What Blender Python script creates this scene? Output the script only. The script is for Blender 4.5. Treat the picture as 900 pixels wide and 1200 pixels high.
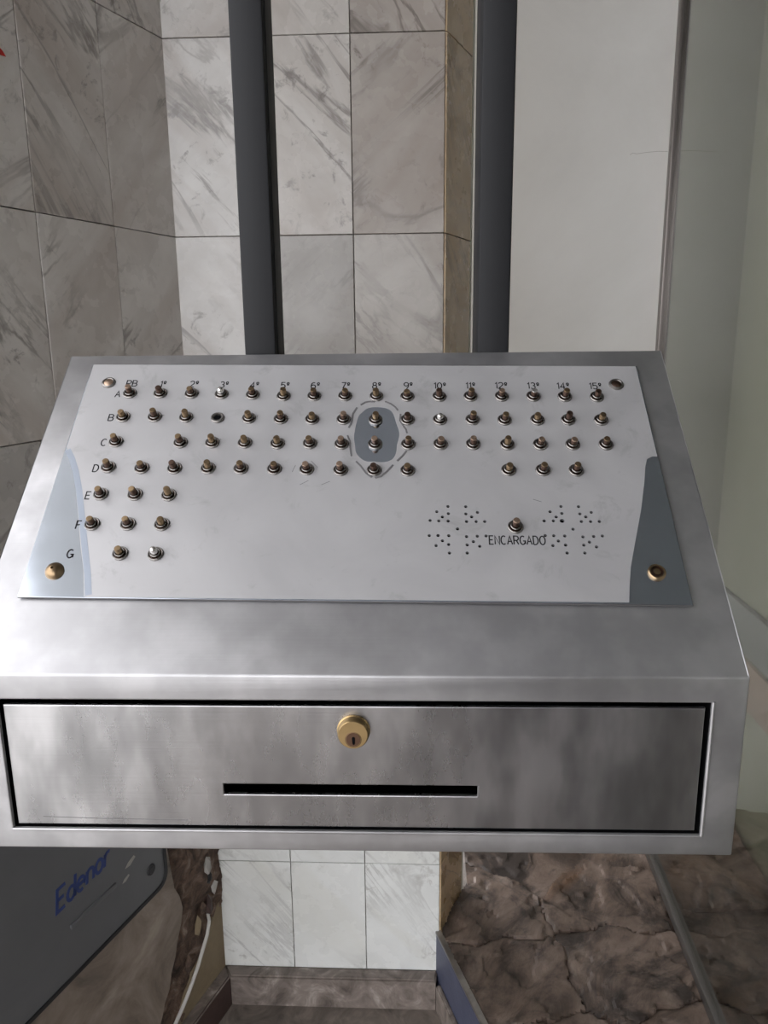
import bpy, bmesh, math, random
from mathutils import Vector, Matrix, noise
random.seed(7)
for o in list(bpy.data.objects): bpy.data.objects.remove(o)
scn = bpy.context.scene
COL = scn.collection
R = math.radians

# ------------------------------------------------------------------ camera
ZO = 0.083                       # the granite floor lies at z = 0, the skirting's top at ZO
FPX, YAW, PITCH, ROLL = 900.0, -0.04514, 0.2267, -0.01049
EYE = Vector((0, 0, 1.5 + ZO))
f0 = Vector((math.sin(YAW), math.cos(YAW), 0)); r0 = Vector((math.cos(YAW), -math.sin(YAW), 0)); u0 = Vector((0, 0, 1))
fw = f0 * math.cos(PITCH) - u0 * math.sin(PITCH); up = u0 * math.cos(PITCH) + f0 * math.sin(PITCH)
rt = r0 * math.cos(ROLL) + up * math.sin(ROLL); up = up * math.cos(ROLL) - r0 * math.sin(ROLL)
cd = bpy.data.cameras.new('camera'); cam = bpy.data.objects.new('camera', cd); COL.objects.link(cam)
cd.sensor_fit = 'VERTICAL'; cd.sensor_height = 36; cd.lens = FPX / 1200 * 36; cd.clip_start = .01
cam.matrix_world = Matrix(((rt.x, up.x, -fw.x, EYE.x), (rt.y, up.y, -fw.y, EYE.y), (rt.z, up.z, -fw.z, EYE.z), (0, 0, 0, 1)))
scn.camera = cam
# ------------------------------------------------------------------ sky and exposure
scn.view_settings.view_transform = 'Standard'; scn.view_settings.look = 'None'
scn.view_settings.gamma = 1; scn.view_settings.use_curve_mapping = False
scn.view_settings.exposure = 2.05
w = bpy.data.worlds.new('overcast_sky'); scn.world = w; w.use_nodes = True
bg = w.node_tree.nodes['Background']; bg.inputs[0].default_value = (.97, .97, 1, 1); bg.inputs[1].default_value = 1.0

# ------------------------------------------------------------------ pixel -> place
def ray(px): return rt * (px[0] - 450) / FPX - up * (px[1] - 600) / FPX + fw
def on_z(px, z): d = ray(px); return EYE + d * ((z - EYE.z) / d.z)
# console frame: origin at the middle of the front bottom edge
CX, CY, CZ, CYAW = -0.0533, 0.53543, 1.0979 + ZO, 0.01104
CW, CD, ZF, ZT = 0.60, 0.25843, 0.15142, 0.38453
SL = math.atan2(ZT - ZF, CD)
CM = Matrix.Translation((CX, CY, CZ)) @ Matrix.Rotation(CYAW, 4, 'Z')
SM = CM @ Matrix.Translation((0, 0, ZF)) @ Matrix.Rotation(SL, 4, 'X')
SMi, CMi = SM.inverted(), CM.inverted()
def uv(px):                       # a pixel on the sloping face -> (u, v) on it
    o = SMi @ EYE; d = SMi.to_3x3() @ ray(px); t = -o.z / d.z
    return (o.x + d.x * t, o.y + d.y * t)

# ------------------------------------------------------------------ materials
def mat(name, base=(.5, .5, .5), rough=.5, metal=0.0):
    m = bpy.data.materials.new(name); m.use_nodes = True
    b = m.node_tree.nodes['Principled BSDF']
    b.inputs['Base Color'].default_value = (*base, 1); b.inputs['Roughness'].default_value = rough; b.inputs['Metallic'].default_value = metal
    return m, m.node_tree, b
class N:
    """small node-tree writer"""
    def __init__(s, nt): s.nt = nt; s.L = nt.links
    def add(s, t, **k):
        n = s.nt.nodes.new(t)
        for a, v in k.items(): setattr(n, a, v)
        return n
    def coords(s, scale=(1, 1, 1), rnd=True, rot=(0, 0, 0)):
        tc = s.add('ShaderNodeTexCoord'); mp = s.add('ShaderNodeMapping')
        mp.vector_type = 'TEXTURE'; mp.inputs['Scale'].default_value = tuple(1 / x for x in scale); mp.inputs['Rotation'].default_value = tuple(-x for x in rot)
        if rnd:
            oi = s.add('ShaderNodeObjectInfo'); ml = s.add('ShaderNodeMath', operation='MULTIPLY'); ml.inputs[1].default_value = 37
            s.L.new(oi.outputs['Random'], ml.inputs[0])
            ad = s.add('ShaderNodeVectorMath', operation='ADD')
            s.L.new(tc.outputs['Object'], ad.inputs[0]); s.L.new(ml.outputs[0], ad.inputs[1]); s.L.new(ad.outputs[0], mp.inputs['Vector'])
        else: s.L.new(tc.outputs['Object'], mp.inputs['Vector'])
        return mp.outputs[0]
    def noise(s, vec, scale=5, detail=5, rough=.6, dist=0.0):
        n = s.add('ShaderNodeTexNoise'); n.inputs['Scale'].default_value = scale; n.inputs['Detail'].default_value = detail
        n.inputs['Roughness'].default_value = rough; n.inputs['Distortion'].default_value = dist
        s.L.new(vec, n.inputs['Vector']); return n.outputs[0]
    def ramp(s, fac, stops):
        r = s.add('ShaderNodeValToRGB'); e = r.color_ramp.elements
        while len(e) < len(stops): e.new(.5)
        for el, (p, c) in zip(e, stops):
            el.position = p; el.color = (*c, 1) if not isinstance(c, (int, float)) else (c, c, c, 1)
        s.L.new(fac, r.inputs[0]); return r.outputs[0]
    def mix(s, fac, a, b, mode='MIX'):
        m = s.add('ShaderNodeMix', data_type='RGBA', blend_type=mode)
        for sock, v in ((m.inputs[0], fac), (m.inputs[6], a), (m.inputs[7], b)):
            if isinstance(v, (int, float)): sock.default_value = v
            elif isinstance(v, tuple): sock.default_value = (*v, 1)
            else: s.L.new(v, sock)
        return m.outputs[2]
    def bump(s, h, strength=.3, dist=.002):
        b = s.add('ShaderNodeBump'); b.inputs['Strength'].default_value = strength; b.inputs['Distance'].default_value = dist
        s.L.new(h, b.inputs['Height']); return b.outputs[0]

def steel(name, base=(.56, .56, .57), r0=.25, r1=.45, stain=.25, brush=1, metal=1, zs=1):
    m, nt, b = mat(name, base, .35, metal); n = N(nt)
    c = n.coords((1, 1, zs), rnd=False)
    blot = n.noise(c, 11, 5, .6); fine = n.noise(c, 60, 4, .7)
    spots = n.ramp(n.noise(c, 22, 3, .55, .0), [(.28, 0.0), (.58, 1.0)])
    col = n.mix(n.ramp(blot, [(.35, 0.0), (.7, 1.0)]), tuple(x * (1 - stain) for x in base), base)
    col = n.mix(spots, tuple(x * (1 - stain * 1.1) for x in base), col)
    nt.links.new(col, b.inputs['Base Color'])
    rr = n.mix(.3, n.ramp(n.noise(c, 8, 3, .5), [(.3, r0), (.7, r1)]), n.ramp(fine, [(.3, r0), (.75, r1)]))
    nt.links.new(rr, b.inputs['Roughness'])
    br = n.noise(n.coords((3, 400, 400), rnd=False), 1.5, 3, .6)
    nt.links.new(n.bump(br, .12 * brush, .0006), b.inputs['Normal'])
    return m
M = {}
M['steel'] = steel('brushed_steel', (.47, .465, .475), .30, .50, .25, metal=.8)
M['door_steel'] = steel('stained_steel', (.54, .535, .545), .22, .36, .48, metal=.94, zs=.4)
M['bare'] = steel('polished_bare_steel', (.55, .60, .67), .08, .16, .05, .3)
def film_mat():
    m, nt, b = mat('hazy_film', (.62, .62, .63), .42, .5); n = N(nt); c = n.coords(rnd=False)
    blot = n.noise(c, 9, 5, .6, .8)
    sm = n.ramp(n.noise(c, 26, 5, .7, .5), [(.28, 0.0), (.42, 1.0)])
    col = n.mix(n.ramp(blot, [(.35, 0.0), (.65, 1.0)]), (.45, .445, .455), (.50, .495, .505))
    col = n.mix(sm, (.39, .385, .39), col)
    nt.links.new(col, b.inputs['Base Color']); nt.links.new(n.ramp(blot, [(.3, .36), (.7, .48)]), b.inputs['Roughness'])
    return m
M['film'] = film_mat()
M['film_blue'] = mat('lifted_film', (.36, .40, .47), .3, .7)[0]
M['dark'], _, _b = mat('inside_shade', (.006, .006, .0065), .9); _b.inputs['Specular IOR Level'].default_value = 0  # near-black standing in for the shade inside holes and openings
M['ink'], _, _b = mat('engraved_black', (.02, .02, .022), .7); _b.inputs['Specular IOR Level'].default_value = .1
M['curl'] = mat('torn_film_and_edge_shade', (.16, .155, .16), .5, .3)[0]
M['nut'] = steel('dull_nickel', (.30, .285, .27), .28, .5, .4)
M['brass'] = steel('worn_brass_pin', (.42, .30, .18), .25, .45, .45)
M['bronze'] = steel('dark_bronze_and_groove_shade', (.17, .11, .085), .25, .45, .4)
M['nickel_pin'] = steel('bright_nickel_pin', (.75, .73, .70), .12, .25, .1)
M['copper'] = steel('copper_screw', (.55, .40, .30), .3, .5, .3)
M['lock'] = steel('brass_lock', (.46, .325, .16), .28, .45, .25)
M['plug'] = steel('dark_brass_plug', (.16, .095, .065), .35, .5, .3)
M['post'], _, _b = mat('charcoal_paint', (.016, .0165, .0185), .6); _b.inputs['Specular IOR Level'].default_value = .25

def marble(name, a, b_, vein, dirt, warm, ang=.75):
    m, nt, b = mat(name, a, .22); n = N(nt); oi = n.add('ShaderNodeObjectInfo')
    c = n.coords(); c2 = n.coords((1, 1, .2), rot=(0, ang, 0))
    cloud = n.noise(c, 6, 7, .68, .8)
    base = n.mix(n.ramp(cloud, [(.32, 0.0), (.68, 1.0)]), a, b_)
    soft = n.ramp(n.noise(c2, 7, 5, .55, .7), [(.46, 0.0), (.70, .75)])          # broad soft streaks
    base = n.mix(soft, base, warm)
    v = n.noise(c2, 6, 6, .6, 1.0)
    vr = n.ramp(v, [(.475, 0.0), (.497, 1.0), (.503, 1.0), (.525, 0.0)])          # thin veins
    mask = n.ramp(n.noise(c, 4.5, 3, .5), [(.40, 0.0), (.60, .9)])
    vm = n.mix(1.0, vr, mask, 'MULTIPLY')
    col = n.mix(vm, base, vein)
    sp = n.ramp(n.noise(c, 30, 5, .7, .6), [(.57, 0.0), (.67, .8)])
    col = n.mix(n.mix(1.0, sp, mask, 'MULTIPLY'), col, dirt)
    col = n.mix(1.0, col, oi.outputs['Color'], 'MULTIPLY')
    nt.links.new(col, b.inputs['Base Color'])
    nt.links.new(n.ramp(n.noise(c, 12, 4, .6), [(.3, .18), (.7, .36)]), b.inputs['Roughness'])
    return m
M['marble'] = marble('white_grey_marble', (.52, .50, .48), (.65, .635, .615), (.26, .24, .225), (.20, .18, .17), (.40, .35, .315))
M['marble_rising'] = marble('white_grey_marble_rising_veins', (.52, .50, .48), (.65, .635, .615), (.26, .24, .225), (.20, .18, .17), (.40, .35, .315), -.8)
M['white_tile'] = marble('white_tile', (.66, .67, .66), (.74, .75, .74), (.46, .46, .45), (.4, .39, .37), (.62, .62, .58))
M['tan_marble'] = marble('tan_marble', (.46, .37, .25), (.56, .46, .33), (.28, .21, .14), (.26, .2, .14), (.46, .36, .24))
M['grout'] = mat('dark_grout', (.27, .245, .22), .9)[0]
def noisy(name, cols, scale=8, rough=.7, bump=.3, bdist=.003, dist=.5, stretch=(1, 1, 1), r2=None, bscale=40):
    m, nt, b = mat(name, cols[0], rough); n = N(nt); c = n.coords(stretch)
    f = n.noise(c, scale, 7, .65, dist)
    k = len(cols); col = n.ramp(f, [(.3 + .4 * i / (k - 1), cols[i]) for i in range(k)])
    nt.links.new(col, b.inputs['Base Color'])
    if r2: nt.links.new(n.ramp(n.noise(c, scale * 1.7, 4, .6), [(.3, rough), (.7, r2)]), b.inputs['Roughness'])
    if bump: nt.links.new(n.bump(n.noise(c, bscale, 6, .7), bump, bdist), b.inputs['Normal'])
    return m
def slate_mat():
    m, nt, b = mat('brown_slate', (.1, .08, .07), .45); n = N(nt); c = n.coords(); cs = n.coords((1, .45, 1), rot=(0, 0, .6))
    col = n.ramp(n.noise(cs, 9, 8, .68, .9), [(.30, (.024, .017, .013)), (.42, (.080, .057, .044)), (.52, (.150, .108, .084)), (.62, (.205, .155, .125)), (.74, (.30, .23, .18))])
    blot = n.ramp(n.noise(c, 5, 5, .7, 1.0), [(.50, 0.0), (.62, .85)])
    col = n.mix(blot, col, (.018, .013, .011))
    rust = n.ramp(n.noise(cs, 4, 4, .6, .5), [(.56, 0.0), (.70, .6)])
    col = n.mix(rust, col, (.20, .105, .052))
    nt.links.new(col, b.inputs['Base Color']); nt.links.new(n.ramp(n.noise(c, 14, 5, .6), [(.3, .34), (.7, .62)]), b.inputs['Roughness'])
    nt.links.new(n.bump(n.noise(cs, 30, 8, .72, .5), .7, .005), b.inputs['Normal'])
    return m
M['slate'] = slate_mat()
M['slate_bed'] = noisy('slate_bedding', [(.02, .017, .015), (.06, .05, .045)], 20, .9)
M['granite'] = noisy('brown_granite', [(.09, .072, .062), (.17, .14, .122), (.25, .21, .185), (.42, .37, .33)], 14, .45, .15, .002, 1.5, r2=.65)
M['floor'] = noisy('dark_granite_floor', [(.09, .076, .064), (.18, .152, .13), (.28, .24, .205)], 12, .5, .2, .002, 1.5)
M['red_granite'] = noisy('reddish_granite', [(.05, .03, .025), (.09, .055, .048)], 12, .4, .15)
M['pavement'] = noisy('street_pavement', [(.48, .47, .45), (.58, .57, .55)], 6, .8)
M['white_wall'] = noisy('white_paint', [(.60, .59, .565), (.66, .648, .62), (.70, .69, .665)], 2.2, .38, .05, r2=.5)
M['green_wall'] = noisy('green_grey_paint', [(.125, .127, .083), (.15, .152, .103), (.17, .169, .12)], 2.5, .45, .05)
M['ceiling'] = noisy('ceiling_paint', [(.40, .405, .42), (.46, .465, .48)], 3, .8)
M['added_strip'] = mat('added_strip_white', (.82, .82, .82), .8)[0]  # white of the added overhead strip
M['brown_stone'] = noisy('brown_stone_cladding', [(.12, .098, .080), (.23, .185, .15), (.33, .27, .225), (.48, .41, .345)], 5, .5, .2, .002, 1.5, r2=.7)
M['rubble'] = noisy('crumbling_render', [(.03, .022, .018), (.09, .06, .045), (.17, .11, .08), (.28, .22, .18)], 26, .9, .8, .006, 1.0)
M['tan_plaster'] = noisy('tan_plaster', [(.22, .165, .10), (.32, .25, .16)], 14, .8)
M['meter'] = noisy('grey_meter_paint', [(.125, .127, .134), (.155, .157, .165)], 5, .45, .05)
M['meter_edge'] = mat('black_gasket', (.018, .018, .02), .5)[0]
M['blue_ink'] = mat('blue_lettering', (.030, .055, .20), .5)[0]
M['scuff'] = mat('pale_scuff', (.4, .38, .35), .8)[0]
M['blue_riser'] = noisy('blue_grey_paint', [(.055, .062, .10), (.085, .092, .14)], 12, .5)
M['edge_metal'] = steel('aluminium_edge', (.5, .48, .46), .3, .5, .4)
M['jamb'] = mat('bronze_steel_jamb', (.20, .18, .168), .34, .9)[0]
M['rail'] = mat('dull_rail', (.16, .15, .14), .4, .8)[0]
M['trim_grey'] = mat('grey_dado', (.12, .125, .115), .4)[0]
M['trim_brown'] = noisy('brown_wood', [(.14, .09, .06), (.2, .135, .095)], 6, .5, .1, stretch=(8, 1, 8))
M['cream'] = mat('cream_edge', (.58, .55, .47), .6)[0]
M['cable'] = mat('white_cable', (.62, .6, .56), .5)[0]
M['red'] = mat('red_sticker', (.5, .02, .015), .5)[0]
def glass():
    m, nt, b = mat('clear_glass', (.93, .95, .93), .02); b.inputs['Transmission Weight'].default_value = 1; b.inputs['IOR'].default_value = 1.45
    return m
M['glass'] = glass()

# ------------------------------------------------------------------ mesh helpers
def link(name, me, parent=None, loc=(0, 0, 0), rot=(0, 0, 0)):
    o = bpy.data.objects.new(name, me); COL.objects.link(o); o.parent = parent; o.location = loc; o.rotation_euler = rot; return o
def empty(name, loc, rz=0, parent=None):
    o = bpy.data.objects.new(name, None); COL.objects.link(o); o.location = loc; o.rotation_euler = (0, 0, rz); o.empty_display_size = .1; o.parent = parent; return o
def tag(o, label, cat, group=None):
    o['label'] = label; o['category'] = cat
    if group: o['group'] = group
    return o
def struct(o, label=None):
    o['kind'] = 'structure'
    if label: o['label'] = label
    return o
def fin(bm, name, mats, smooth=False):
    bmesh.ops.recalc_face_normals(bm, faces=bm.faces)
    me = bpy.data.meshes.new(name); bm.to_mesh(me); bm.free()
    for m in (mats if isinstance(mats, (list, tuple)) else [mats]): me.materials.append(M[m] if isinstance(m, str) else m)
    if smooth:
        for p in me.polygons: p.use_smooth = True
        me.set_sharp_from_angle(angle=R(40))
    return me
def box(bm, x0, x1, y0, y1, z0, z1, bev=0, seg=2):
    vs = [bm.verts.new((x, y, z)) for x in (x0, x1) for y in (y0, y1) for z in (z0, z1)]
    fs = [bm.faces.new([vs[i] for i in f]) for f in ((0, 1, 3, 2), (4, 6, 7, 5), (0, 4, 5, 1), (2, 3, 7, 6), (0, 2, 6, 4), (1, 5, 7, 3))]
    if bev:
        es = list({e for f in fs for e in f.edges}); bmesh.ops.bevel(bm, geom=es, offset=bev, segments=seg, affect='EDGES', profile=.5)
def box_me(name, dims, m, bev=0, seg=2):
    bm = bmesh.new(); box(bm, *dims, bev, seg); return fin(bm, name, m, bool(bev))
def lathe(bm, prof, n=24, c=(0, 0, 0), mi=None):
    rings = []
    for r, z in prof:
        rings.append([bm.verts.new((c[0] + r * math.cos(2 * math.pi * k / n), c[1] + r * math.sin(2 * math.pi * k / n), c[2] + z)) for k in range(n)] if r > 1e-6 else [bm.verts.new((c[0], c[1], c[2] + z))])
    for i, (a, b) in enumerate(zip(rings, rings[1:])):
        for k in range(n):
            j = (k + 1) % n
            q = [a[k], a[j], b[j], b[k]] if len(a) > 1 and len(b) > 1 else ([a[k], a[j], b[0]] if len(a) > 1 else [a[0], b[j], b[k]])
            f = bm.faces.new(q)
            if mi: f.material_index = mi[i]
def flat(name, loops, thick, mats, bevel=0.0):
    """plate in its local xy plane, z 0..thick, from an outline and hole loops"""
    cu = bpy.data.curves.new(name, 'CURVE'); cu.dimensions = '2D'; cu.fill_mode = 'BOTH'; cu.extrude = thick / 2 - bevel; cu.bevel_depth = bevel; cu.bevel_resolution = 1
    cu.offset = -bevel
    for lp in loops:
        s = cu.splines.new('POLY'); s.points.add(len(lp) - 1); s.use_cyclic_u = True
        for p, q in zip(s.points, lp): p.co = (q[0], q[1], 0, 1)
    t = bpy.data.objects.new('tmp', cu); COL.objects.link(t)
    dg = bpy.context.evaluated_depsgraph_get(); dg.update()
    me = bpy.data.meshes.new_from_object(t.evaluated_get(dg)); me.name = name
    bpy.data.objects.remove(t)
    me.transform(Matrix.Translation((0, 0, thick / 2)))
    me.materials.clear()
    for m in (mats if isinstance(mats, (list, tuple)) else [mats]): me.materials.append(M[m])
    for p in me.polygons: p.material_index = 0; p.use_smooth = False
    return me
def circ(c, r, n=14): return [(c[0] + r * math.cos(2 * math.pi * k / n), c[1] + r * math.sin(2 * math.pi * k / n)) for k in range(n)]
def tube(bm, pts, r, n=8):
    pts = [Vector(p) for p in pts]; rings = []
    for i, p in enumerate(pts):
        d = (pts[min(i + 1, len(pts) - 1)] - pts[max(i - 1, 0)]).normalized()
        a = d.cross(Vector((.31, .2, .93))).normalized(); b = d.cross(a)
        rr = r[i] if isinstance(r, (list, tuple)) else r
        rings.append([bm.verts.new(p + (a * math.cos(2 * math.pi * k / n) + b * math.sin(2 * math.pi * k / n)) * rr) for k in range(n)])
    for a, b in zip(rings, rings[1:]):
        for k in range(n): bm.faces.new((a[k], a[(k + 1) % n], b[(k + 1) % n], b[k]))
    bm.faces.new(rings[0]); bm.faces.new(rings[-1])
def ribbon(bm, pts, wd, h, closed=False):
    """flat stroke of width wd in the xy plane, h thick"""
    P = [Vector((p[0], p[1])) for p in pts]; n = len(P); Lf, Rt = [], []
    for i in range(n):
        a = P[i - 1] if (i > 0 or closed) else P[i]; b = P[(i + 1) % n] if (i < n - 1 or closed) else P[i]
        d1 = (P[i] - a); d2 = (b - P[i])
        d1 = d1.normalized() if d1.length > 1e-9 else d2.normalized(); d2 = d2.normalized() if d2.length > 1e-9 else d1
        t = (d1 + d2); t = t.normalized() if t.length > 1e-6 else d1
        nn = Vector((-t.y, t.x)); k = wd / 2 / max(.5, nn.dot(Vector((-d1.y, d1.x))))
        Lf.append(P[i] + nn * k); Rt.append(P[i] - nn * k)
    V = lambda p, z: bm.verts.new((p.x, p.y, z))
    lt = [V(p, h) for p in Lf]; rtp = [V(p, h) for p in Rt]; lb = [V(p, 0) for p in Lf]; rb = [V(p, 0) for p in Rt]
    for i in range(n if closed else n - 1):
        j = (i + 1) % n
        bm.faces.new((lt[i], rtp[i], rtp[j], lt[j])); bm.faces.new((lt[i], lt[j], lb[j], lb[i])); bm.faces.new((rtp[i], rb[i], rb[j], rtp[j]))
# single-stroke engraving letters, height 1
def arc(cx, cy, rx, ry, a0, a1, n=10): return [(cx + rx * math.cos(R(a0 + (a1 - a0) * i / n)), cy + ry * math.sin(R(a0 + (a1 - a0) * i / n))) for i in range(n + 1)]
G = {
 'A': ([[(0, 0), (.3, 1), (.6, 0)], [(.11, .36), (.49, .36)]], .6),
 'B': ([[(0, 0), (0, 1), (.3, 1)] + arc(.3, .765, .24, .235, 90, -90) + [(0, .53)], [(.3, .53)] + arc(.3, .265, .28, .265, 90, -90) + [(0, 0)]], .58),
 'C': ([arc(.32, .5, .32, .5, 50, 310, 16)], .58),
 'D': ([[(0, 0), (0, 1), (.22, 1)] + arc(.22, .5, .36, .5, 90, -90, 14) + [(0, 0)]], .58),
 'E': ([[(.5, 0), (0, 0), (0, 1), (.5, 1)], [(0, .52), (.42, .52)]], .5),
 'F': ([[(0, 0), (0, 1), (.5, 1)], [(0, .52), (.4, .52)]], .5),
 'G': ([arc(.32, .5, .32, .5, 50, 340, 18), [(.36, .42), (.64, .42), (.64, .06)]], .64),
 'N': ([[(0, 0), (0, 1), (.54, 0), (.54, 1)]], .54),
 'O': ([arc(.33, .5, .33, .5, 0, 360, 22)], .66),
 'P': ([[(0, 0), (0, 1), (.3, 1)] + arc(.3, .74, .26, .26, 90, -90) + [(0, .48)]], .56),
 'R': ([[(0, 0), (0, 1), (.3, 1)] + arc(.3, .74, .26, .26, 90, -90) + [(0, .48)], [(.3, .48), (.56, 0)]], .56),
 '0': ([arc(.27, .5, .27, .5, 0, 360, 20)], .54),
 '1': ([[(0, .78), (.18, 1), (.18, 0)]], .2),
 '2': ([arc(.26, .73, .26, .27, 165, -30, 10) + [(0, 0), (.54, 0)]], .54),
 '3': ([arc(.25, .75, .24, .25, 150, -90, 10), arc(.25, .26, .27, .26, 90, -150, 10)], .52),
 '4': ([[(.4, 0), (.4, 1), (0, .3), (.55, .3)]], .55),
 '5': ([[(.5, 1), (.06, 1), (.03, .56)] + arc(.25, .32, .27, .32, 125, -150, 12)], .52),
 '6': ([[(.46, .96)] + arc(.3, .5, .3, .5, 100, 180, 6) + arc(.27, .3, .27, .3, 180, 540, 18)], .54),
 '7': ([[(0, 1), (.52, 1), (.18, 0)]], .52),
 '8': ([arc(.26, .76, .22, .24, 0, 360, 16), arc(.26, .26, .26, .26, 0, 360, 18)], .52),
 '9': ([arc(.27, .7, .27, .3, 0, 360, 18), [(.54, .7)] + arc(.24, .5, .3, .5, 0, -80, 6)], .54),
 'º': ([arc(.14, .82, .13, .16, 0, 360, 12), [(0, .54), (.28, .54)]], .28),
 'd': ([arc(.24, .3, .24, .3, 0, 360, 16), [(.48, 0), (.48, 1)]], .48),
 'e': ([[(0, .32), (.48, .32)] + arc(.24, .3, .24, .3, 0, 300, 14)], .48),
 'n': ([[(0, 0), (0, .6)], [(0, .38)] + arc(.22, .38, .22, .22, 180, 0, 8) + [(.44, 0)]], .44),
 'o': ([arc(.24, .3, .24, .3, 0, 360, 16)], .48),
 'r': ([[(0, 0), (0, .6)], [(0, .36)] + arc(.22, .36, .22, .24, 180, 60, 6)], .3),
}
def text_width(s, gap=.2): return sum(G[c][1] for c in s) + gap * (len(s) - 1)
def text_me(name, s, h, wd, m, width=None, slant=0, gap=.2, depth=.00012):
    bm = bmesh.new(); x = -text_width(s, gap) / 2
    k = (width / (text_width(s, gap) * h)) if width else 1
    for c in s:
        for st in G[c][0]:
            ribbon(bm, [((x + p[0] + (p[1] - .5) * slant) * h * k, (p[1] - .5) * h) for p in st], wd, depth)
        x += G[c][1] + gap
    return fin(bm, name, m)

# ------------------------------------------------------------------ the setting
XC, XR, YB = -0.4747, 0.0510, 1.5672           # back pillar wall: left corner, right corner, distance
AL = R(19.5)                                    # splay of the left wall
TW, TH, Z0 = 0.1752, 0.349, 0.294 + ZO          # marble tiles, height of the lowest joint
GAP = .0008
rows = [(ZO, Z0)] + [(Z0 + TH * i, Z0 + TH * (i + 1)) for i in range(7)]
tile_cache = {}
def tile(wd, ht, mname):
    k = (round(wd, 4), round(ht, 4), mname)
    if k not in tile_cache:
        tile_cache[k] = box_me('marble_tile', (GAP, wd - GAP, -.003, .012, GAP, ht - GAP), mname, .0007, 1)
    return tile_cache[k]
def add_tile(parent, x, z0, z1, wd, tint=(1, 1, 1), mname='marble'):
    o = link('marble_tile', tile(wd, z1 - z0, mname), parent, (x, random.uniform(-.0006, .0006), z0)); o.color = (*tint, 1); return o
TOPZ = rows[-1][1]
wall_back = struct(link('wall_back', box_me('wall_back', (XC - .01, XR - .002, .004, .10, 0, TOPZ), 'grout'), None, (0, YB, 0)))
tints = [(1.06, 1.06, 1.06), (.97, .945, .92), (.72, .675, .64)]
for ri, (a, b) in enumerate(rows):
    for ci in range(3):
        t = tints[ci]
        if b < .75: t = (1.10, 1.10, 1.09)
        elif ri == 5 and ci == 1: t = (.95, .93, .91)
        elif ri == 4: t = ((1.08, 1.08, 1.08), (.60, .58, .56), (.76, .73, .70))[ci]
        g = random.uniform(.97, 1.03); add_tile(wall_back, XC + ci * TW, a, b, TW, tuple(x * g for x in t), 'white_tile' if b < .75 else 'marble_rising' if (ri + 2 * ci) % 3 == 0 or (ci == 2 and ri == 5) else 'marble')
# left wall: local x runs to the right along the wall and ends in the corner (x = 0), y into the wall
RZL = math.pi / 2 - AL
SEND = .80
wall_left = struct(link('wall_left', box_me('wall_left', (-SEND, .006, .004, .12, 0, TOPZ), 'grout'), None, (XC, YB, 0), (0, 0, RZL)))
LOWT = 1.03                                     # brown stone below, marble above
for ri, (a, b) in enumerate(rows):
    if ri < 3: continue
    for ci in range(5):
        x1 = -.1755 * ci - .0; wd = .1755 if ci < 4 else SEND - .702
        g = random.uniform(1.10, 1.18) * (.72 if ri == 3 else 1)
        add_tile(wall_left, x1 - wd, a, b, wd, (g, g * .97, g * .945), 'marble_rising' if (ri + ci) % 3 else 'marble')
# return of the pillar, running back on its right side
AR = R(22); RW = .152
wall_return = struct(link('wall_return', box_me('wall_return', (0, RW, .004, .04, 0, TOPZ), 'grout'), None, (XR, YB, 0), (0, 0, math.pi / 2 - AR)))
for ri, (a, b) in enumerate(rows):
    g = random.uniform(.93, 1.04); add_tile(wall_return, 0, a, b, RW, (g * 1.06, g * .95, g * .82), 'tan_marble')
trim_1 = struct(link('trim_1', box_me('trim_1', (RW, RW + .012, -.003, .04, 0, TOPZ), 'cream', .001, 1), None, (XR, YB, 0), (0, 0, math.pi / 2 - AR)))
# hairline crack in the white wall is modelled with it
# white rear wall, green wall beyond the glass
YW = 2.115; XG = .638; ZS = .11 + ZO
wall_rear = struct(link('wall_rear', box_me('wall_rear', (-.05, .632, 0, .1, ZS - .05, 2.95), 'white_wall'), None, (0, YW, 0)))
bm = bmesh.new(); ribbon(bm, [(.535, 1.936), (.541, 1.940), (.552, 1.938), (.575, 1.941), (.605, 1.943), (.628, 1.942)], .0007, .0003); me = fin(bm, 'hairline_crack', 'grout'); me.transform(Matrix.Rotation(R(90), 4, 'X'))
link('hairline_crack', me, wall_rear, (0, 0, ZO))
wall_side = struct(link('wall_right', box_me('wall_right', (.93, 1.03, -4, YW + .33, 0, 2.95), 'green_wall')))
wall_end = struct(link('wall_end', box_me('wall_end', (.632, 1.03, YW + .22, YW + .33, 0, 2.95), 'green_wall')))
for nm, z0, z1, m, t in (('trim_2', .622, .752, 'trim_grey', .02), ('trim_3', .468, .60, 'trim_brown', .012)):
    struct(link(nm, box_me(nm, (.93 - t, .93, -1.5, YW + .22, z0 + ZO, z1 + ZO), m, .003), None))
wall_added_dark = struct(link('wall_added_dark', box_me('wall_added_dark', (.06, 1.03, -1.25, -1.0, 0, 2.95), 'red_granite')))  # unseen dark wall, added to darken the flap's reflection on the right
ceiling = struct(link('ceiling', box_me('ceiling', (-.74, 2.4, -4.0, 2.5, 2.95, 3.1), 'ceiling')))
struct(link('ceiling_added_strip', box_me('ceiling_added_strip', (-1.14, -.7405, -4.0, 2.5, 2.95, 3.1), 'added_strip')))  # unseen white strip, added to brighten the reflection in the left bare patch
floor = struct(link('floor', box_me('floor', (-1.0, 1.2, -5.5, 2.6, -.1, 0), 'floor')))
pavement = struct(link('floor_pavement', box_me('floor_pavement', (-14, -1.0, -14, 4, -.12, -.002), 'pavement')))
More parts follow.
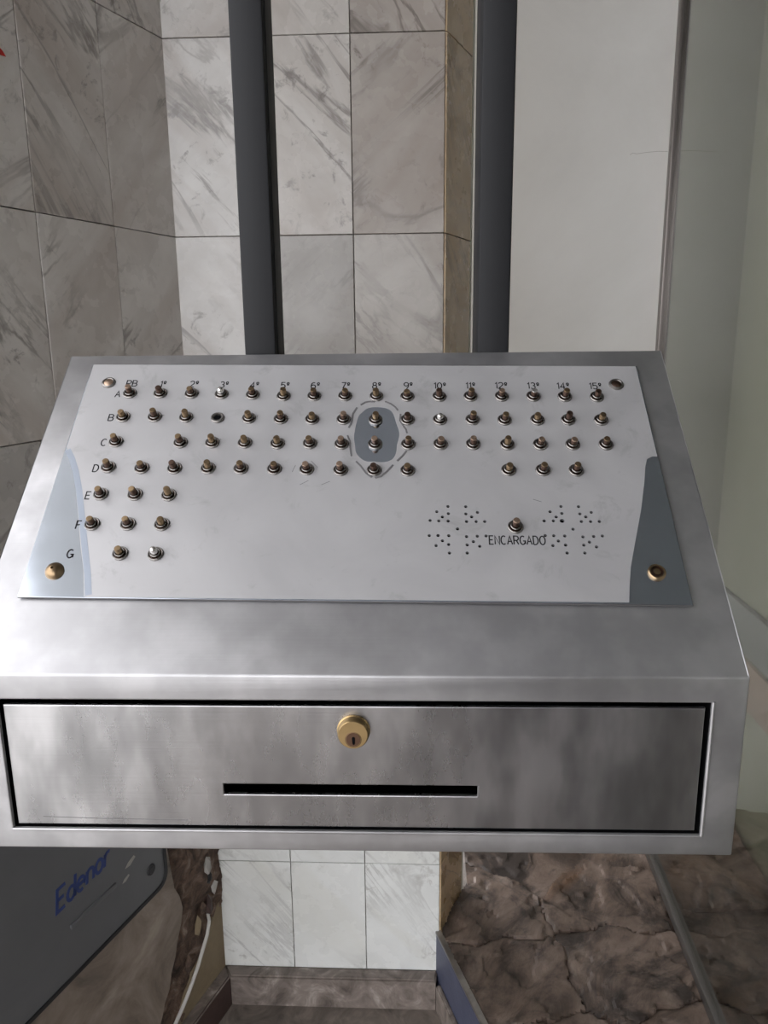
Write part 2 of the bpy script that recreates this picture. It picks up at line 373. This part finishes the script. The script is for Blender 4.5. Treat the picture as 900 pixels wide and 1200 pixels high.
# facade beside the splayed wall, facing the street
u_l = Vector((math.sin(AL), math.cos(AL), 0)); e_l = Vector((XC, YB, 0)) - u_l * SEND
facade = struct(link('wall_facade', box_me('wall_facade', (-3, e_l.x - .002, e_l.y + .01, e_l.y + .2, 0, TOPZ), 'marble')))
facade.color = (.8, .79, .77, 1)

# skirtings of granite
def prism_me(name, poly, z0, z1, m, bev=0):
    bm = bmesh.new(); lo = [bm.verts.new((*p, z0)) for p in poly]; hi = [bm.verts.new((*p, z1)) for p in poly]
    bm.faces.new(lo); bm.faces.new(hi)
    for i in range(len(poly)): j = (i + 1) % len(poly); bm.faces.new((lo[i], lo[j], hi[j], hi[i]))
    if bev: bmesh.ops.bevel(bm, geom=[e for e in bm.edges if all(abs(v.co.z - z1) < 1e-6 for v in e.verts)], offset=bev, segments=2, affect='EDGES')
    me = fin(bm, name, m, bool(bev))
    if isinstance(m, list) and len(m) > 1:
        for p in me.polygons: p.material_index = 1 if p.normal.z > .5 else 0
    return me
SK = .034
n_l = Vector((math.cos(AL), -math.sin(AL), 0)); c_l = Vector((XC, YB, 0))
# inner corner of the two skirtings
yk = YB - SK; tpar = ((c_l + n_l * SK).y - yk) / u_l.y; k_l = c_l + n_l * SK - u_l * tpar
far = c_l - u_l * SEND
e_r = Vector((math.sin(AL), -math.cos(AL), 0)); c_r = Vector((XR - .002, YB, 0)); n_r = Vector((-math.cos(AL), -math.sin(AL), 0))
TR_ = .018
t2 = ((c_r + n_r * TR_).y - yk) / -e_r.y; k_r = c_r + n_r * TR_ + e_r * t2
struct(link('baseboard_back', prism_me('baseboard_back', [(XC + .001, YB), (k_l.x, k_l.y), (k_r.x, k_r.y), (XR - .004, YB)], 0, ZO, 'granite', .004)))
struct(link('baseboard_left', prism_me('baseboard_left', [(c_l.x, c_l.y), (far.x, far.y), (far.x + n_l.x * SK, far.y + n_l.y * SK), (k_l.x - .001, k_l.y)], 0, ZO, ['red_granite', 'granite'], .004)))
# raised slate landing: its painted riser follows the splay on the right
RL = 1.15
rend = c_r + e_r * RL
def off(p, d): return (p.x + n_r.x * d, p.y + n_r.y * d)
riser = struct(link('trim_4', prism_me('trim_4', [off(c_r, 0), off(c_r, .006), off(rend, .006), off(rend, 0)], 0, ZS - .004, 'blue_riser')))
struct(link('baseboard_right', prism_me('baseboard_right', [off(c_r + e_r * .03, .006), (k_r.x + .001, k_r.y - .001), off(rend, TR_), off(rend, .006)], 0, ZO - .012, 'granite', .003)))
struct(link('trim_5', prism_me('trim_5', [off(c_r, -.006), off(c_r, .008), off(rend, .008), off(rend, -.006)], ZS - .004, ZS + .003, 'edge_metal', .001)))

# ------------------------------------------------------------------ slate landing: slabs with cleft surfaces
slate = struct(link('floor_slate', prism_me('floor_slate', [(c_r.x + .002, c_r.y), (rend.x + .002, rend.y), (.92, rend.y), (.92, YW + .2), (.24, YW), (.12, 1.735)], 0, ZS - .02, 'slate_bed')))
seeds = [(.16, 1.66), (.31, 1.86), (.22, 1.45), (.47, 1.72), (.45, 1.47), (.30, 1.22), (.55, 1.22), (.56, 1.95), (.40, 2.02), (.78, 1.85), (.80, 1.50), (.78, 1.15), (.42, .98), (.70, .90), (.70, 2.12), (.86, .7), (.5, .72)]
def pnoise(x, y, s, o=0): return noise.fractal(Vector((x * s + o, y * s - o, o * 1.7)), 1.0, 2.0, 5)
def slab_of(x, y):
    xx = x + .030 * pnoise(x, y, 7, 3.1); yy = y + .030 * pnoise(x, y, 7, 8.3)
    ds = sorted((((xx - a) ** 2 + (yy - b) ** 2) ** .5, i) for i, (a, b) in enumerate(seeds))
    return ds[0][1], ds[1][0] - ds[0][0]
def inside_landing(x, y):
    if x > .918 or y < rend.y + .01 or y > YW - .002: return False
    if (Vector((x, y, 0)) - c_r).dot(n_r) > -.006 and y < YB + .01: return False
    if y >= YB:
        lim = XR + (y - YB) * math.tan(AR) + .004
        if y < 1.735 and x < lim: return False
        if y >= 1.735 and x < .13: return False
    return True
hgt = {}
def slate_h(x, y, sid, edge):
    o = sid * 5.3
    h = .020 * pnoise(x, y, 3.4, o) + .005 * pnoise(x, y, 11, o)
    lay = .0085; k = math.floor((h + .02 * (pnoise(x, y, 2.5, o + 2))) / lay)        # split layers
    h = .35 * h + lay * k * .55 + .0006 * pnoise(x, y, 60, o) + random.Random(sid).uniform(-.003, .004)
    if edge < .006: h -= (.006 - edge) * .8
    return max(ZS - .019, min(ZS + h - .006, ZS + .008))
STEP = .0058
cells = {}
nx = int(.9 / STEP); ny = int(1.75 / STEP)
def gp(i, j): return (.03 + i * STEP, rend.y + j * STEP)
for i in range(nx):
    for j in range(ny):
        x, y = gp(i + .5, j + .5)
        if x > .66 and (i % 1 or False): continue
        if not inside_landing(x, y): continue
        s, e = slab_of(x, y); cells.setdefault(s, []).append((i, j))
for s, cl in sorted(cells.items()):
    bm = bmesh.new(); vv = {}; cs = set(cl)
    ox, oy = seeds[s]
    def V(i, j):
        if (i, j) not in vv:
            x, y = gp(i, j); sid, e = slab_of(x, y)
            vv[(i, j)] = bm.verts.new((x - ox, y - oy, slate_h(x, y, s, e if sid == s else 0)))
        return vv[(i, j)]
    for (i, j) in cl: bm.faces.new((V(i, j), V(i + 1, j), V(i + 1, j + 1), V(i, j + 1)))
    bed = [e for e in bm.edges if e.is_boundary]
    ex = bmesh.ops.extrude_edge_only(bm, edges=bed)
    for v in ex['geom']:
        if isinstance(v, bmesh.types.BMVert): v.co.z = ZS - .021
    me = fin(bm, 'stone_slab', 'slate')
    for p in me.polygons: p.use_smooth = True
    me.set_sharp_from_angle(angle=R(32))
    link('stone_slab', me, slate, (ox, oy, 0))

# ------------------------------------------------------------------ glass partition on the right
GR = -R(1.9)
win = struct(empty('window_1', (XG, YW - .01, ZS)))
win.rotation_euler = (0, 0, GR)
link('pane', box_me('pane', (.003, .009, -2.6, -.012, .02, 2.75), 'glass'), win)
link('jamb', box_me('jamb', (-.008, .016, -.014, .014, -.01, 2.84), 'jamb', .003), win)
link('gasket', box_me('gasket', (.0165, .0205, -.016, .012, -.01, 2.84), 'meter_edge'), win)
link('bottom_rail', box_me('bottom_rail', (-.009, .021, -2.6, -.015, -.006, .022), 'rail', .004), win)
link('top_rail', box_me('top_rail', (-.009, .021, -2.6, -.015, 2.75, 2.84), 'rail', .004), win)

# ------------------------------------------------------------------ lower left wall: stone cladding, broken render, cable, meter box
def lw(name, me, parent=None, x=0, y=0, z=0):
    o = link(name, me, parent); o.matrix_local = Matrix.Translation((XC, YB, 0)) @ Matrix.Rotation(RZL, 4, 'Z') @ Matrix.Translation((x, y, z)) if parent is None else Matrix.Translation((x, y, z)); return o
# cladding slab with ragged right edge
rag = [(-.262, 0.0), (-.256, .04), (-.262, .06), (-.244, .085), (-.232, .11), (-.214, .13), (-.204, .16), (-.186, .19), (-.178, .215), (-.160, .25), (-.150, .285), (-.158, .32), (-.172, .35), (-.178, .40), (-.184, .45), (-.176, .60), (-.18, LOWT - ZO - .03)]
poly = [(-SEND, 0.0)] + rag + [(-SEND, LOWT - ZO - .03)]
me = flat('cladding_slab', [poly], .016, 'brown_stone', .001); me.transform(Matrix.Rotation(R(90), 4, 'X'))
o = lw('cladding_slab', me, wall_left, 0, .004, ZO)
# rough rubble between the slab and the corner
bm = bmesh.new(); nu, nv = 66, 200; g = {}
for i in range(nu + 1):
    for j in range(nv + 1):
        x = -.28 + .278 * i / nu; z = (LOWT - ZO) * j / nv
        h = .010 * pnoise(x, z, 14, 5) + .010 * abs(pnoise(x, z, 5, 1)) + .004 * pnoise(x, z, 45, 2)
        tan = x > -.175 + z * .95 - .004 * pnoise(x, z, 30) and z < .185
        if tan: h = .0
        g[i, j] = (bm.verts.new((x, min(.001 - h, .003), z)), tan)
for i in range(nu):
    for j in range(nv):
        f = bm.faces.new((g[i, j][0], g[i + 1, j][0], g[i + 1, j + 1][0], g[i, j + 1][0])); f.smooth = True
lw('broken_render', fin(bm, 'broken_render', 'rubble'), wall_left, 0, 0, ZO)
edge = [(-.215 + .215 * k / 40, .004 + .20 * k / 40) for k in range(41)]
tp = [(x + .006 * pnoise(x, z, 40, 3), z + .006 * pnoise(x, z, 40, 9)) for x, z in edge]
me = flat('plaster_patch', [[(-.22, 0), (-.001, 0), (-.001, .205)] + tp[::-1][1:]], .006, 'tan_plaster'); me.transform(Matrix.Rotation(R(90), 4, 'X'))
lw('plaster_patch', me, wall_left, 0, .001, ZO)
# loose chips of stone and render
for (x, z, r, m) in ((-.052, .317, .020, 'scuff'), (-.030, .245, .016, 'scuff'), (-.045, .282, .013, 'meter_edge'), (-.056, .213, .020, 'red_granite'), (-.098, .194, .018, 'tan_plaster'), (-.041, .19, .015, 'rubble'), (-.141, .128, .016, 'rubble'), (-.075, .22, .014, 'rubble')):
    bm = bmesh.new(); bmesh.ops.create_icosphere(bm, subdivisions=1, radius=r)
    for v in bm.verts: v.co = Vector((v.co.x * .7, v.co.y * .45, v.co.z * 1.25)) * (1 + .75 * noise.noise(v.co * 90 + Vector((x * 90, 0, z * 40))))
    lw('render_chip', fin(bm, 'render_chip', m), wall_left, x, -.008, ZO + z)
bm = bmesh.new()
tube(bm, [(-.060, -.006, .196), (-.067, -.014, .185), (-.080, -.016, .159), (-.103, -.016, .132), (-.122, -.016, .109), (-.144, -.016, .088), (-.171, -.017, .068), (-.185, -.016, .056), (-.214, -.018, .043), (-.25, -.02, .02), (-.30, -.022, .006)], .0042)
cable = lw('cable', fin(bm, 'cable', 'cable', True), None, 0, -.002, ZO)
tag(cable, 'white cable hanging out of the broken render down to the skirting', 'cable')
# meter box
mb = empty('meter_box', (0, 0, 0)); mb.matrix_world = Matrix.Translation((XC, YB, 0)) @ Matrix.Rotation(RZL, 4, 'Z') @ Matrix.Translation((-.497, -.0165, ZO + .397))
tag(mb, 'dark grey utility meter cabinet set in the splayed wall, blue lettering on its door', 'meter box')
def rrect(x0, x1, y0, y1, r, n=6):
    out = []
    for cx, cy, a in ((x1 - r, y1 - r, 0), (x0 + r, y1 - r, 90), (x0 + r, y0 + r, 180), (x1 - r, y0 + r, 270)):
        out += [(cx + r * math.cos(R(a + 90 * k / n)), cy + r * math.sin(R(a + 90 * k / n))) for k in range(n + 1)]
    return out
def wallplate(name, loops, th, m, parent, y, bev=.001):
    me = flat(name, loops, th, m, bev); me.transform(Matrix.Rotation(R(90), 4, 'X')); return link(name, me, parent, (0, y, 0))
XL0, XL1, ZL1 = -.30, .29, .60
wallplate('frame', [rrect(XL0, XL1, 0, ZL1, .030), rrect(XL0 + .008, XL1 - .008, .008, ZL1 - .008, .026)], .012, 'meter_edge', mb, 0)
md = wallplate('door', [rrect(XL0 + .007, XL1 - .007, .007, ZL1 - .007, .026)], .009, 'meter', mb, 0)
# things on the door, local: x right, z up, face at y = -.009
t = text_me('lettering', 'Edenor', .040, .0062, 'blue_ink', width=.128, slant=.22, gap=.16, depth=.0006); t.transform(Matrix.Rotation(R(90), 4, 'X'))
link('lettering', t, md, (.073, -.009, .172), (0, R(-3), 0))
link('grip_slot', box_me('grip_slot', (.03, .145, -.0125, -.008, .096, .106), 'meter', .0018), md)
bm = bmesh.new(); lathe(bm, [(0, .004), (.006, .004), (.007, .002), (.011, .002), (.012, 0)], 20); me = fin(bm, 'latch_screw', 'meter_edge', True); me.transform(Matrix.Rotation(R(90), 4, 'X'))
link('latch_screw', me, md, (.243, -.009, .062))
for (x, z, s) in ((.187, .118, 1.0), (.172, .092, .7)):
    me = flat('scuff_mark', [[(-.014 * s, -.004 * s), (.0, -.006 * s), (.016 * s, .002), (.012 * s, .008 * s), (-.004, .004 * s)]], .0004, 'scuff'); me.transform(Matrix.Rotation(R(90), 4, 'X')); link('scuff_mark', me, md, (x, -.009, z))
# small red sticker corner on the left wall
me = flat('sticker', [[(-.012, -.007), (.012, -.006), (.006, .001), (-.008, .008)]], .0006, 'red'); me.transform(Matrix.Rotation(R(90), 4, 'X'))
tag(lw('sticker', me, None, -.389, -.0032, ZO + 1.905), 'small torn red sticker on the grey marble wall', 'sticker')

# ------------------------------------------------------------------ two steel posts that carry the console
for x0, x1, d, lab in ((-.177, -.145, .055, 'charcoal square steel post in front of the marble tiles'), (.060, .0915, .075, 'charcoal square steel post beside the white wall')):
    p = empty('steel_post', ((x0 + x1) / 2, .7965, CZ + .02)); hw = (x1 - x0) / 2
    link('tube', box_me('tube', (-hw, hw, 0, d, 0, 2.9495 - CZ - .02), 'post', .0025), p)
    link('seam_bead', box_me('seam_bead', (hw - .0002, hw + .0012, .010, .013, .27, 2.9 - CZ - .02), 'post', .0004, 1), p)
    tag(p, lab, 'post', 'posts that carry the console')

# ------------------------------------------------------------------ the intercom console
con = empty('intercom_console', (CX, CY, CZ), CYAW)
tag(con, 'stainless steel intercom console with sloping button panel and locked front flap', 'intercom console')
DX0, DX1, DZ0, DZ1 = -.2715, .2735, .0185, .1305        # opening for the door
bm = bmesh.new(); hw = CW / 2
prof = [(0, 0), (0, ZF), (CD, ZT), (CD, 0)]
Lv = [bm.verts.new((-hw, y, z)) for y, z in prof]; Rv = [bm.verts.new((hw, y, z)) for y, z in prof]
bm.faces.new(Lv); bm.faces.new(Rv)
for i in (1, 2, 3): j = (i + 1) % 4; bm.faces.new((Lv[i], Lv[j], Rv[j], Rv[i]))
outer = [Lv[0], Rv[0], Rv[1], Lv[1]]
inn = [bm.verts.new((x, 0, z)) for x, z in ((DX0, DZ0), (DX1, DZ0), (DX1, DZ1), (DX0, DZ1))]
deep = [bm.verts.new((v.co.x, .11, v.co.z)) for v in inn]
for i in range(4):
    j = (i + 1) % 4
    bm.faces.new((outer[i], outer[j], inn[j], inn[i]))
    f = bm.faces.new((inn[i], inn[j], deep[j], deep[i])); f.material_index = 1
f = bm.faces.new(deep); f.material_index = 1  # cavity behind the flap: its shade is put into the colour
sharp = [e for e in bm.edges if (e.verts[0] in inn and e.verts[1] in inn) or (all(v in Lv or v in Rv for v in e.verts))]
bmesh.ops.bevel(bm, geom=sharp, offset=.0016, segments=3, affect='EDGES', profile=.5, material=0)
link('body', fin(bm, 'body', ['steel', 'dark'], True), con)
# rolled lip round the door opening
bm = bmesh.new(); c = .0012
tube(bm, [(DX0 - c, 0, DZ0 - c), (DX1 + c, 0, DZ0 - c)], .0014); tube(bm, [(DX1 + c, 0, DZ0 - c), (DX1 + c, 0, DZ1 + c)], .0016); tube(bm, [(DX0 - c, 0, DZ0 - c), (DX0 - c, 0, DZ1 + c)], .0010)
link('opening_lip', fin(bm, 'opening_lip', 'steel', True), con)
# door with its letter slot
dx0, dx1, dz0, dz1 = DX0 + .0035, DX1 - .0042, DZ0 + .0032, DZ1 - .0044
SX0, SX1, SZ0, SZ1 = -.0993, .1000, .0500, .0590
me = flat('front_flap', [[(dx0, dz0), (dx1, dz0), (dx1, dz1), (dx0, dz1)], [(SX0, SZ0), (SX1, SZ0), (SX1, SZ1), (SX0, SZ1)]], .004, 'door_steel', .0009)
me.transform(Matrix.Rotation(R(90), 4, 'X')); flap = link('front_flap', me, con, (0, .0045, 0))
me = flat('slot_rim', [[(SX1 - .0004, SZ0 - .0008), (SX1 + .0012, SZ0 - .0008), (SX1 + .0012, SZ1), (SX1 - .0004, SZ1)]], .001, 'steel'); me.transform(Matrix.Rotation(R(90), 4, 'X'))
link('slot_rim', me, flap, (0, -.004, 0))
for a, b in (((-.247, .0285), (-.13, .0265)),):
    bm = bmesh.new(); ribbon(bm, [a, (a[0] * .6 + b[0] * .4, a[1] * .55 + b[1] * .45 - .0004), b], .0007, .00004); me = fin(bm, 'scratch', 'curl'); me.transform(Matrix.Rotation(R(90), 4, 'X'))
    link('scratch', me, flap, (0, -.004, 0))
# lock
bm = bmesh.new(); lathe(bm, [(.0128, 0), (.0128, .0012), (.0119, .0018), (.0119, .0072), (.0110, .0084), (0, .0085)], 40)
me = fin(bm, 'lock_cylinder', 'lock', True); me.transform(Matrix.Rotation(R(90), 4, 'X'))
lock = link('lock_cylinder', me, con, (.0040, .0006, .1065))
bm = bmesh.new(); lathe(bm, [(.0064, .004), (.0064, .0084), (.0060, .0086), (.0058, .0080), (.0055, .0088), (0, .0088)], 28); me = fin(bm, 'plug', 'plug', True); me.transform(Matrix.Rotation(R(90), 4, 'X'))
link('plug', me, lock, (.0002, 0, -.0036))
kh = circ((0, .0012), .0013, 12); kh = [p for p in kh if p[1] > .0006] + [(-.0008, -.0035), (.0004, -.0042), (.0012, -.0030)]
me = flat('keyhole', [kh], .0003, 'dark'); me.transform(Matrix.Rotation(R(90), 4, 'X')); link('keyhole', me, lock, (.0004, -.0088, -.0036))

# button panel
PT = .0022; PG = .0014                           # thickness, gap below
corners = [(110, 430), (745, 432), (811, 712), (22, 702)]
PC = [Vector(uv(p)) for p in corners]
def hole_px(l, sx=490, sy=580, k=3.913): return [(sx + a / k, sy + b / k) for a, b in l]
holes_a = [(136, 64), (217, 65), (85, 88), (138, 97), (218, 98), (271, 91), (111, 112), (244, 112), (55, 128), (94, 130), (137, 131), (221, 133), (265, 133), (304, 133), (180, 167), (51, 197), (91, 197), (140, 198), (221, 202), (270, 200), (310, 199), (111, 221), (252, 225), (82, 243), (139, 238), (224, 240), (281, 246), (143, 277), (224, 277)]
holes_b = [(652, 64), (732, 65), (602, 88), (656, 96), (738, 98), (790, 91), (630, 112), (765, 112), (575, 130), (617, 130), (657, 130), (745, 133), (787, 133), (827, 133), (707, 168), (580, 197), (619, 198), (669, 199), (752, 203), (801, 201), (841, 199), (640, 222), (782, 227), (615, 243), (673, 241), (756, 241), (814, 249), (680, 277), (761, 277)]
HOL = [(uv(p), .0019 if q == (657, 130) else .00135) for q, p in zip(holes_a + holes_b, hole_px(holes_a + holes_b))]
plate = link('button_plate', flat('button_plate', [[tuple(p) for p in PC]] + [circ(c, r) for c, r in HOL], PT, 'bare', .0003), con, (0, -PG * math.sin(SL), ZF + PG * math.cos(SL)), (SL, 0, 0))
plate.data.materials.append(M['curl'])
for p in plate.data.polygons: p.material_index = 1 if abs(p.normal.z) < .5 else 0  # side faces coloured dark, standing in for the shadow line round the plate
hx = [c[0] for c, r in HOL]; hy = [c[1] for c, r in HOL]
link('speaker_hole_shade', box_me('speaker_hole_shade', (min(hx) - .006, max(hx) + .006, min(hy) - .006, max(hy) + .006, -.0006, -.0002), 'dark'), plate)  # dark sheet added for the unlit depth behind the speaker holes
# hazy film: covers the plate but for the peeled patches (left strip, right wedge, worn oval)
def inset(p, d=.0012):
    c = sum(PC, Vector((0, 0))) / 4; q = Vector(p); return tuple(q + (c - q).normalized() * d)
zo = lambda l: [(400 + a / 8.57, 440 + b / 8.57) for a, b in l]
oval = zo([(210, 400), (260, 360), (330, 345), (430, 350), (490, 375), (525, 420), (550, 500), (580, 590), (578, 650), (560, 720), (550, 800), (520, 860), (460, 890), (400, 897), (330, 890), (260, 890), (200, 860), (150, 800), (140, 730), (130, 650), (140, 570), (160, 480), (180, 430)])
def smooth_loop(pts, n=3):
    out = []; m = len(pts)
    for i in range(m):
        p0, p1, p2, p3 = (Vector(pts[(i + k) % m]) for k in (-1, 0, 1, 2))
        for k in range(n):
            t = k / n; out.append(tuple(.5 * ((2 * p1) + (p2 - p0) * t + (2 * p0 - 5 * p1 + 4 * p2 - p3) * t * t + (3 * p1 - p0 - 3 * p2 + p3) * t ** 3)))
    return out
film_out = [inset(uv((110, 430))), inset(uv((745, 432)))]
film_out += [uv(p) for p in ((769, 538), (763, 538), (757, 541), (755, 550), (754, 567), (750, 600), (747, 617), (744, 633), (741, 650), (738, 667), (736.5, 690), (736, 708.5))]
film_out += [uv(p) for p in ((100.5, 702), (99.5, 670), (97, 650), (94.5, 625), (92.5, 600), (90.5, 575), (87, 552), (83, 538), (80, 527))]
FT = .00012
link('hazy_film', flat('hazy_film', [film_out, [uv(p) for p in smooth_loop(oval)]] + [circ(c, r * 1.08) for c, r in HOL], FT, 'film'), plate, (0, 0, PT))
le = [(81, 530), (86, 540), (90.5, 555), (94.5, 577), (97, 602), (99.5, 627), (102, 652), (104.5, 675), (105.5, 700)]
bm = bmesh.new(); ribbon(bm, [uv(p) for p in le],   .0055, .00008); link('lifted_film_edge', fin(bm, 'lifted_film_edge', 'film_blue'), plate, (0, 0, PT + FT))
curls = [[(195, 325), (240, 298), (290, 290), (340, 293)], [(440, 290), (500, 315), (540, 345), (570, 380)], [(595, 415), (590, 480), (625, 540), (650, 570), (660, 610)], [(160, 350), (120, 410), (110, 480), (95, 520), (75, 555)], [(65, 630), (90, 690), (90, 740), (95, 780), (105, 840)], [(150, 890), (200, 940), (250, 1010), (310, 1050)], [(340, 1055), (400, 1040), (460, 990), (520, 925)], [(560, 885), (610, 840), (655, 785)]]
for cpts in curls:
    bm = bmesh.new(); pts = [uv(p) for p in zo(cpts)]
    ribbon(bm, pts, .0016, .0005); link('film_tear', fin(bm, 'film_tear', 'curl'), plate, (0, 0, PT + FT))
# scratches and scuffs in the film
for cpts in ([(343, 556), (347, 548)], [(365, 543), (373, 551)], [(377, 571), (387, 567)], [(352, 571), (362, 566)], [(624, 588), (634, 591)]):
    bm = bmesh.new(); ribbon(bm, [uv(p) for p in cpts], .0005, .00003); link('scratch', fin(bm, 'scratch', 'curl'), plate, (0, 0, PT + FT))
# printed letters and numbers
LZ = PT + FT + .0001
def printed(name, s, px, h, wd=.0011, width=None, slant=0):
    u, v = uv(px); link(name, text_me(name, s, h, wd, 'ink', width, slant, depth=.00006), plate, (u, v, LZ), (0, 0, -.012))
for s, p in zip('ABCDEFG', ((139.7, 465), (131.7, 492.5), (123.3, 521.5), (114, 551.8), (105, 583.5), (94, 617.8), (84.3, 651.5))): printed('row_letter', s, p, .0080, .0011)
cl = [('PB', 156, 453.5)] + [(f'{i}º', x, y) for i, x, y in ((1, 192.5, 454.3), (2, 228.7, 454.3), (3, 263.7, 455), (4, 299, 455.5), (5, 334.7, 455.8), (6, 370, 456), (7, 405.3, 456), (8, 441.5, 456), (9, 478.3, 456), (10, 515.3, 456.3), (11, 551, 456.2), (12, 586.8, 456), (13, 624.3, 456.3), (14, 659, 456.5), (15, 696.7, 456.7))]
for s, x, y in cl: printed('floor_number', s, (x, y - 1.0), .0078)
printed('name_lettering', 'ENCARGADO', (605.5, 636), .0084, .0011, width=abs(uv((638, 636))[0] - uv((573, 636))[0]))
# screws in the corners
SC = [((129, 452), ['nut', 'copper'], [(.0070, 0), (.0066, .0014), (.0052, .0020), (.0046, .0014), (.0040, .0018), (0, .0022)], [0, 0, 0, 1, 1]),
      ((721, 454), ['nut', 'bronze'], [(.0072, 0), (.0068, .0014), (.0052, .0022), (.0046, .0012), (.0034, .0020), (0, .0022)], [0, 0, 0, 1, 1]),
      ((66, 672), ['brass'], [(.0080, 0), (.0076, .0018), (.0058, .0042), (.0032, .0058), (.0012, .0062), (.0010, .0040), (0, .0040)], [0] * 6),
      ((768, 674), ['brass', 'bronze'], [(.0074, 0), (.0072, .0018), (.0062, .0026), (.0052, .0024), (.0050, .0010), (.0030, .0012), (.0028, .0022), (0, .0024)], [0, 0, 0, 1, 1, 1, 0])]
for px, ms, prof, mi in SC:
    bm = bmesh.new(); lathe(bm, prof, 24, mi=mi); u, v = uv(px); link('screw', fin(bm, 'screw', ms, True), plate, (u, v, PT))
# push buttons: nickel collar with a pin
bm = bmesh.new(); lathe(bm, [(.0067, 0), (.0067, .0012), (.0061, .0018), (.0054, .0017), (.0052, .0005), (.0046, .0005), (.0045, .0030), (.0040, .0035), (.0035, .0034), (.0033, .0008), (0, .0008)], 22, mi=[0, 0, 0, 1, 1, 1, 0, 0, 1, 1])
collar = fin(bm, 'collar', ['nut', 'bronze'], True)  # groove and bore in dark bronze, recess shade put into the colour
bm = bmesh.new(); lathe(bm, [(.0063, 0), (.0063, .0016), (.0056, .0024), (.0040, .0022), (.0034, .0006)], 22, mi=[0] * 4); lathe(bm, [(.0034, .0006), (0, .0004)], 22, mi=[1])
socket = fin(bm, 'socket', ['nut', 'dark'], True)
def pin(tip, side, dome=False):
    bm = bmesh.new()
    pr = [(.0030, .0012), (.0030, .0084), (.0026, .0092), (0, .0093)] if not dome else [(.0031, .0012), (.0031, .0058), (.0026, .0076), (.0016, .0085), (0, .0088)]
    lathe(bm, pr, 18, mi=[0, 1, 1, 1]); return fin(bm, 'pin', [side, tip], True)
pins = [pin('brass', 'bronze'), pin('brass', 'brass'), pin('copper', 'bronze'), pin('nickel_pin', 'bronze'), pin('bronze', 'bronze')]
silver = pin('nickel_pin', 'nickel_pin', True)
BT = [(153.7, 464.3), (189.3, 464.3), (225.7, 464.7), ('S', 260.7, 465.3), (297, 466), (333, 467.5), (368.7, 467.5), (404.7, 467.5), (441.3, 467.7), (477.3, 468), (514.7, 468), (551, 468), (587.3, 468), (624.3, 468), (661, 468.3), (698.3, 468.5),
      (146, 492), (182.7, 491.9), (219.3, 492.4), ('H', 256, 493.3), (292.7, 493.5), (329.7, 494.3), (366.3, 494.8), (403, 494.8), (440.3, 495.3), (477.7, 495.3), ('S', 515.3, 495.3), (553.3, 495.3), (590.7, 495.6), (629, 495.4), (665, 495.4), (703.3, 495.7),
      (137.7, 521), (213, 522), (250, 522), (288, 522.3), (326, 523.2), (363.7, 523), (400.7, 523.7), (440, 523.7), (478.3, 524), (516, 524), (554, 524), (594, 524.3), (632.3, 524.3), (670.3, 524.3), (709, 524.3),
      (128.7, 550.7), (167.7, 551.7), (206, 552), (245, 552), (283.3, 552.3), (322.3, 552.8), (360, 553.3), (399.7, 554.2), (438.7, 554.3), (477.7, 554.7), (595.5, 554.2), (635.7, 554.3), (674.3, 554.7),
      (120, 582.3), (160, 582.7), (199.3, 583.3), (110, 617.3), (151.7, 617.3), (191.3, 617.7), (142.7, 651.7), ('S', 184, 652.3), (603.5, 620.7)]
PR = PG + PT + FT
for b in BT:
    kind = b[0] if isinstance(b[0], str) else ''; px = b[-2:]
    u, v = uv(px)
    loc = (u, v * math.cos(SL) - PR * math.sin(SL), ZF + v * math.sin(SL) + PR * math.cos(SL))
    o = link('push_button', socket if kind == 'H' else collar, con, loc, (SL, 0, 0))
    if kind == 'H': o['label'] = 'empty button collar with its pin missing'; continue
    q = link('pin', silver if kind == 'S' else random.choices(pins, (4, 3, 3, .3, 3))[0], o, (0, 0, 0), (R(random.uniform(-4, 4)), R(random.uniform(-4, 4)), 0))
    q.scale = (1, 1, random.uniform(.92, 1.14))
    if kind == 'S': q['label'] = 'shiny nickel domed pin'
